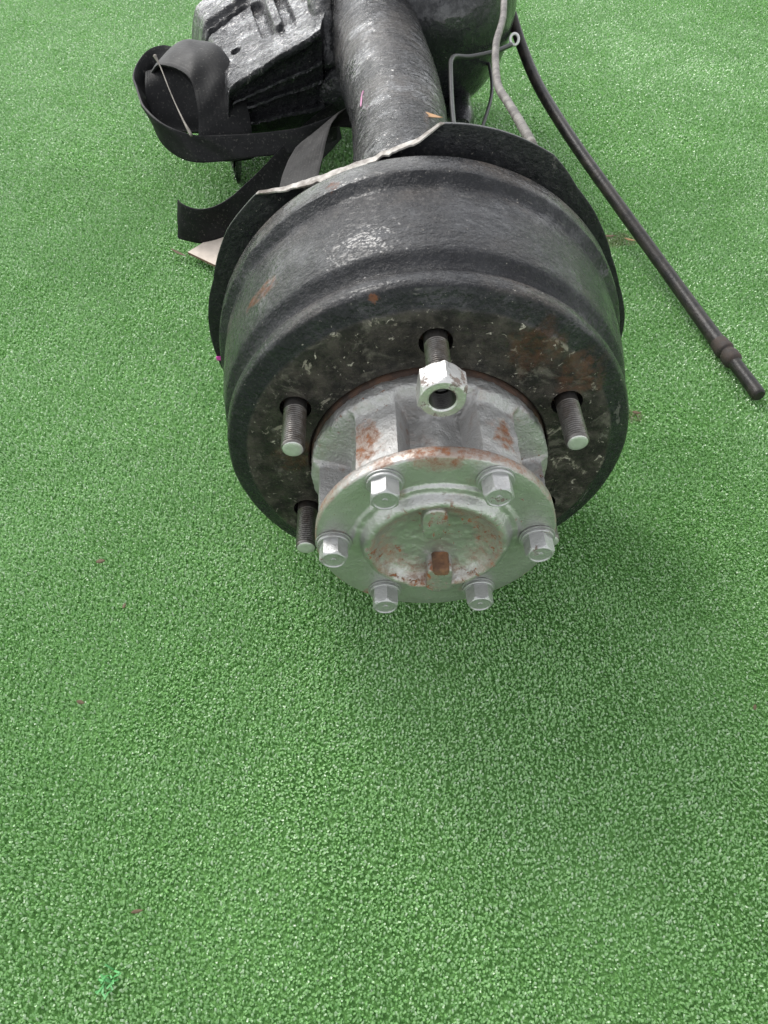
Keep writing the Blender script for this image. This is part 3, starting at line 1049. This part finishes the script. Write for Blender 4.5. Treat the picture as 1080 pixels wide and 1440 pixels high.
# mounting flange between tube and carrier
v, f = tube_mesh([(-0.085, 0.80, -0.02, 0.012), (-0.098, 0.86, 0.03, 0.016), (-0.108, 0.95, 0.045, 0.018), (-0.112, 1.06, 0.05, 0.02)], 20, 40, wob=0.25)
part('carrier_flange', v, f, M['cast'], smooth=180)
v, f = tube_mesh([(-0.060, 0.80, -0.060, 0.045), (-0.075, 0.92, -0.045, 0.060), (-0.09, 1.05, -0.02, 0.075)], 32, 24, wob=0.05)
part('carrier_neck', v, f, M['cast'], smooth=180)

# brake pipes on the right of the tube
v, f = tube_mesh([(0.062, 0.20, 0.010, 0.0032), (0.066, 0.40, 0.012, 0.0032), (0.0675, 0.55, 0.012, 0.0032), (0.077, 0.70, 0.015, 0.0032), (0.081, 0.728, 0.016, 0.0032), (0.088, 0.745, 0.014, 0.0032), (0.11, 0.765, 0.006, 0.0032), (0.150, 0.80, 0.0, 0.0032), (0.178, 0.83, -0.002, 0.0034)], 14, 90)
part('brake_pipe', v, f, M['line'], smooth=180)
v, f = tube_mesh([(0.122, 0.185, 0.10, 0.0040), (0.0833, 0.1641, 0.1568, 0.0040), (0.0855, 0.1955, 0.1502, 0.0040), (0.0891, 0.2639, 0.1352, 0.0040), (0.0903, 0.3282, 0.1232, 0.0040), (0.0908, 0.3933, 0.1118, 0.0040), (0.0976, 0.4650, 0.1060, 0.0040), (0.1062, 0.5267, 0.1049, 0.0040), (0.1198, 0.5868, 0.1027, 0.0040), (0.1283, 0.6304, 0.0998, 0.0040), (0.1395, 0.7081, 0.0990, 0.0040)], 18, 110, wob=0.02)
part('cable_sheath', v, f, M['pipe'], smooth=180)
v, f = tube_mesh([(0.105, 0.62, -0.10, 0.0026), (0.130, 0.72, -0.075, 0.0026), (0.150, 0.79, -0.062, 0.0026), (0.157, 0.84, -0.056, 0.0026), (0.158, 0.90, -0.05, 0.0026), (0.15, 0.95, -0.04, 0.0026)], 12, 50)
part('breather_hose', v, f, M['line'], smooth=180)
# bright clip at the end of the pipe
rs = []
for i in range(24):
    a = 2 * math.pi * i / 24
    c = Vector((0.185 + 0.0062 * math.cos(a), 0.845 + 0.004 * math.sin(a), 0.0 + 0.0062 * math.sin(a)))
    rs.append([(c.x + 0.0022 * math.cos(b) * math.cos(a), c.y + 0.0022 * math.sin(b), c.z + 0.0022 * math.cos(b) * math.sin(a)) for b in (2 * math.pi * q / 8 for q in range(8))])
rs.append(rs[0])
v, f = rings_mesh(rs)
part('pipe_clip', v, f, M['studtip'], smooth=180)

# pink chalk squiggle on the tube
v, f = tube_mesh([(-0.0470, 0.538, 0.035, 0.0010), (-0.0462, 0.550, 0.036, 0.0013), (-0.0455, 0.562, 0.0368, 0.0010), (-0.0435, 0.570, 0.0390, 0.0012), (-0.0440, 0.560, 0.0388, 0.0008)], 8, 24)
# lay it on the tube skin
v = [tuple(np.array((0.003, p[1], 0)) + np.array((p[0], 0, p[2])) / np.hypot(p[0], p[2]) * (0.0590 + 0.0008 * ((i % 8) in (1, 2, 3)))) for i, p in enumerate(v)]
part('chalk_mark', v, f, M['pink'], smooth=180)['label'] = 'pink chalk squiggle'

# ------------------------------------------------------------------ parking brake cable lying out to the right
CB = thing('brake_cable', 'black parking brake cable running down the right side to the turf', 'cable', (0.35, 0.35, 0))

def rel(P, o):
    return [(p[0] - o.location[0], p[1] - o.location[1], p[2] - o.location[2], *p[3:]) for p in P]


cpts = [(0.1800, 1.1200, 0.2350, 0.0086), (0.1893, 1.0393, 0.2032, 0.0086), (0.1987, 1.0078, 0.1777, 0.0086), (0.2167, 0.9583, 0.1377, 0.0086), (0.2367, 0.8720, 0.1065, 0.0086), (0.2665, 0.7491, 0.0842, 0.0086),
        (0.3084, 0.6201, 0.0574, 0.0086), (0.3602, 0.4755, 0.0244, 0.0086), (0.3868, 0.3652, 0.0130, 0.0092), (0.3915, 0.340, 0.0125, 0.0098)]
v, f = tube_mesh(rel(cpts, CB), 24, 120, wob=0.015)
mesh_obj('cable_casing', v, f, M['cable'], CB, 180)
v, f = tube_mesh(rel([(0.3905, 0.345, 0.0125, 0.0104), (0.3925, 0.334, 0.0125, 0.0112), (0.3938, 0.3285, 0.0125, 0.0112), (0.3945, 0.326, 0.0125, 0.0092), (0.3950, 0.323, 0.0125, 0.0092), (0.3955, 0.320, 0.0125, 0.0108), (0.3975, 0.310, 0.0125, 0.0108), (0.3983, 0.306, 0.0125, 0.0080)], CB), 24, 40, wob=0.03)
mesh_obj('ferrule', v, f, M['ferrule'], CB, 40)
v, f = tube_mesh(rel([(0.3975, 0.310, 0.0125, 0.0080), (0.4020, 0.288, 0.0115, 0.0080), (0.4065, 0.264, 0.0105, 0.0082), (0.4090, 0.251, 0.0100, 0.0082), (0.4094, 0.249, 0.0100, 0.0066)], CB), 24, 30, wob=0.04)
mesh_obj('cable_end', v, f, M['cable'], CB, 50)

# ------------------------------------------------------------------ rubber straps
ST = thing('looped_strap', 'wide black rubber strap looped round the nose of the differential carrier', 'strap', (-0.30, 0.78, 0))
GZ = np.array((0, 0, G, 0, 0, 0))


def strap(name, P, parent, mat, thick=0.003, n=70, curl=0.0):
    Q = [tuple(np.array(p) + GZ - np.array((*parent.location, 0, 0, 0))) for p in P]
    v, f, sw = ribbon_mesh(Q, thick, n, curl=curl)
    o = mesh_obj(name, v, f, mat, parent, 50)
    at = o.data.attributes.new('across', 'FLOAT', 'POINT')
    at.data.foreach_set('value', sw)
    return o


# band over the casting and down its side
strap('top_band', [(-0.352, 0.868, -0.040, 0.012, 0.028, 0.004), (-0.330, 0.862, -0.018, 0.012, 0.032, 0.004), (-0.298, 0.842, -0.011, 0.012, 0.036, 0.006), (-0.268, 0.812, -0.016, 0.018, 0.036, 0.010), (-0.250, 0.772, -0.038, 0.028, 0.028, 0.012),
                   (-0.243, 0.738, -0.065, 0.036, 0.014, 0.010), (-0.243, 0.722, -0.090, 0.040, 0.006, 0.006), (-0.245, 0.726, -0.115, 0.040, 0.004, 0.0)], ST, M['strap'], 0.005, 70, -0.10)
# loop standing on edge, round the nose and back under the casting
strap('side_loop', [(-0.320, 0.865, -0.030, 0.006, 0.004, 0.014), (-0.348, 0.886, -0.034, 0.004, 0.006, 0.016), (-0.366, 0.888, -0.044, -0.006, 0.006, 0.016), (-0.376, 0.850, -0.058, -0.010, 0.004, 0.017), (-0.366, 0.800, -0.068, -0.008, 0.002, 0.018), (-0.346, 0.752, -0.078, -0.004, 0.000, 0.019), (-0.316, 0.722, -0.086, 0.0, 0.002, 0.019),
                    (-0.285, 0.706, -0.089, 0.0, 0.006, 0.017), (-0.240, 0.700, -0.086, 0, 0.008, 0.015), (-0.190, 0.700, -0.082, 0, 0.008, 0.013), (-0.135, 0.703, -0.078, 0, 0.008, 0.014), (-0.080, 0.725, -0.070, 0, 0.004, 0.016)], ST, M['strap'], 0.005, 110)
strap('inner_fold', [(-0.346, 0.845, -0.032, 0.018, 0.004, 0.006), (-0.334, 0.824, -0.044, 0.030, 0.004, 0.008), (-0.320, 0.804, -0.066, 0.044, 0.0, 0.006), (-0.308, 0.786, -0.092, 0.050, -0.004, 0.0), (-0.304, 0.780, -0.098, 0.042, -0.004, 0.0)], ST, M['strap'], 0.005, 60, 0.12)
v, f = tube_mesh([tuple(np.array(p) + np.array((0, 0, G, 0)) - np.array((*ST.location, 0))) for p in [(-0.338, 0.806, -0.002, 0.0026), (-0.330, 0.793, -0.012, 0.0010), (-0.315, 0.755, -0.028, 0.0009), (-0.304, 0.730, -0.040, 0.0009), (-0.290, 0.700, -0.052, 0.0016), (-0.284, 0.690, -0.058, 0.0026), (-0.281, 0.684, -0.062, 0.0020)]], 10, 40, wob=0.1)
mesh_obj('wire_bail', v, f, M['wire'], ST, 180)['label'] = 'bare metal wire across the loop'

SE = thing('cut_strap', 'flat black strap end with frayed cut, standing on edge left of the drum', 'strap', (-0.22, 0.62, 0))
strap('strap_band', [(-0.306, 0.606, -0.140, 0.004, 0.004, 0.026), (-0.298, 0.598, -0.141, 0.004, 0.002, 0.026), (-0.270, 0.588, -0.142, 0.0, 0.0, 0.025), (-0.235, 0.598, -0.138, -0.002, 0.002, 0.025), (-0.195, 0.630, -0.126, -0.006, 0.008, 0.025), (-0.155, 0.675, -0.110, -0.010, 0.010, 0.024), (-0.115, 0.735, -0.095, -0.010, 0.008, 0.024), (-0.08, 0.78, -0.085, -0.006, 0.004, 0.024)], SE, M['strap'], 0.0032, 90)
TS = thing('twisted_strap', 'dusty grey strap curving down between axle tube and drum shield', 'strap', (-0.12, 0.5, 0))
strap('strap_band', [(-0.045, 0.735, -0.062, -0.008, -0.020, -0.006), (-0.075, 0.715, -0.052, -0.014, -0.020, -0.006), (-0.105, 0.675, -0.055, -0.022, -0.012, -0.008), (-0.122, 0.620, -0.066, -0.026, -0.004, -0.008), (-0.132, 0.555, -0.082, -0.027, -0.002, -0.008), (-0.142, 0.480, -0.105, -0.027, -0.002, -0.008), (-0.152, 0.400, -0.135, -0.027, -0.002, -0.006), (-0.158, 0.33, -0.168, -0.027, 0, -0.002)], TS, M['strapdusty'], 0.0034, 80)

# ------------------------------------------------------------------ scraps and leaves
ct = [(-0.293, 0.570, 0.011), (-0.250, 0.533, 0.013), (-0.198, 0.575, 0.026), (-0.214, 0.640, 0.030), (-0.262, 0.5935, 0.018)]
vt = ct + [(x, y, z - 0.0035) for (x, y, z) in ct]
fs = [(0, 1, 2, 3, 4), (9, 8, 7, 6, 5)] + [(i, (i + 1) % 5, (i + 1) % 5 + 5, i + 5) for i in range(5)]
card = mesh_obj('card_scrap', vt, fs, None, None, 30, None, [M['card'], M['cardedge']], [0, 0] + [1] * 5)
tag(card, 'pale triangular card scrap poking out under the drum shield', 'scrap')


def leaf(name, loc, length, width, rz, tilt, mat, label, cat, group=None, bend=0.25):
    v, f = [], []
    N = 9
    for i in range(N):
        t = i / (N - 1)
        wd_ = width * math.sin(math.pi * min(1, t * 0.96 + 0.02)) ** 0.8 * (1 - 0.35 * t)
        x = (t - 0.5) * length
        z = bend * length * (t - 0.5) ** 2 + 0.0004
        for (s, dz) in ((-1, 0.12), (0, 0.0), (1, 0.12)):
            v.append((x, s * wd_ * 0.5, z + dz * wd_ + 0.0005 * mnoise.noise(Vector((t * 7, s, rz)))))
        for (s, dz) in ((1, 0.12), (0, 0.0), (-1, 0.12)):
            v.append((x, s * wd_ * 0.5, z + dz * wd_ - 0.0005))
    rs = [v[i * 6:(i + 1) * 6] for i in range(N)]
    vv, ff = rings_mesh(rs, cap0=True, cap1=True)
    o = mesh_obj(name, vv, ff, mat, None, 180)
    o.location = loc
    o.rotation_euler = (R(tilt), R(tilt * 0.4), R(rz))
    tag(o, label, cat, group)
    return o


leaf('dry_leaf', (0.0290, 0.470, 0.0530 + G), 0.036, 0.0085, -28, 8, M['leaf'], 'narrow tan dry leaf lying on the axle tube above the shield', 'leaf')
DG = 'brown leaf crumbs on the turf'
leaf('leaf_crumb', (-0.307, 0.039, 0.006), 0.0085, 0.0055, 15, 10, M['leafbrown'], 'largest brown leaf crumb, uppermost at the left edge of the turf', 'leaf crumb', DG)
leaf('leaf_crumb', (-0.275, -0.012, 0.005), 0.006, 0.0035, 80, 10, M['leafbrown'], 'tiny brown leaf crumb just below right of the largest crumb', 'leaf crumb', DG)
leaf('leaf_crumb', (-0.294, -0.107, 0.005), 0.007, 0.0042, -15, 14, M['leafbrown'], 'brown leaf crumb at far left, halfway down the picture', 'leaf crumb', DG)
leaf('leaf_crumb', (-0.218, -0.269, 0.005), 0.0085, 0.0032, 10, 12, M['leafbrown'], 'reddish slim leaf crumb low on the left', 'leaf crumb', DG)
leaf('leaf_crumb', (0.275, -0.129, 0.005), 0.006, 0.0035, 60, 12, M['leafbrown'], 'brown leaf crumb at the right edge of the turf', 'leaf crumb', DG)
leaf('leaf_crumb', (0.262, 0.231, 0.005), 0.010, 0.005, -10, 12, M['leafbrown'], 'brown leaf crumb beside the right flank of the drum', 'leaf crumb', DG)
leaf('leaf_crumb', (0.312, 0.600, 0.006), 0.022, 0.006, 8, 8, M['leafbrown'], 'torn brown leaf between drum and brake cable', 'leaf crumb', DG)
leaf('leaf_crumb', (0.340, 0.590, 0.006), 0.016, 0.004, -20, 8, M['leaf'], 'pale leaf sliver beside the brake cable', 'leaf crumb', DG)
leaf('leaf_crumb', (-0.307, 0.575, 0.006), 0.030, 0.005, -35, 8, M['leafbrown'], 'brown leaf sliver at the tip of the card scrap', 'leaf crumb', DG)

# tuft of brighter fibres low on the left
fv, ff = [], []
for i in range(18):
    x, y = random.gauss(0, 0.0045), random.gauss(0, 0.0055)
    a = random.uniform(0, 6.28)
    l, h_ = random.uniform(0.004, 0.009), random.uniform(0.004, 0.007)
    dx, dy = math.cos(a), math.sin(a)
    b = len(fv)
    for (t, z) in ((0, -0.003), (0.4, h_ * 0.8), (1.0, h_)):
        for s in (-1, 1):
            fv.append((x + dx * l * t - dy * 0.0006 * s, y + dy * l * t + dx * 0.0006 * s, z))
    ff += [(b, b + 1, b + 3, b + 2), (b + 2, b + 3, b + 5, b + 4)]
fo = mesh_obj('fibre_tuft', fv, ff, M['fray'], None, 180, (-0.231, -0.312, 0.0))
tag(fo, 'small tuft of brighter green fibres near the lower left corner', 'fibre tuft', kind='stuff')
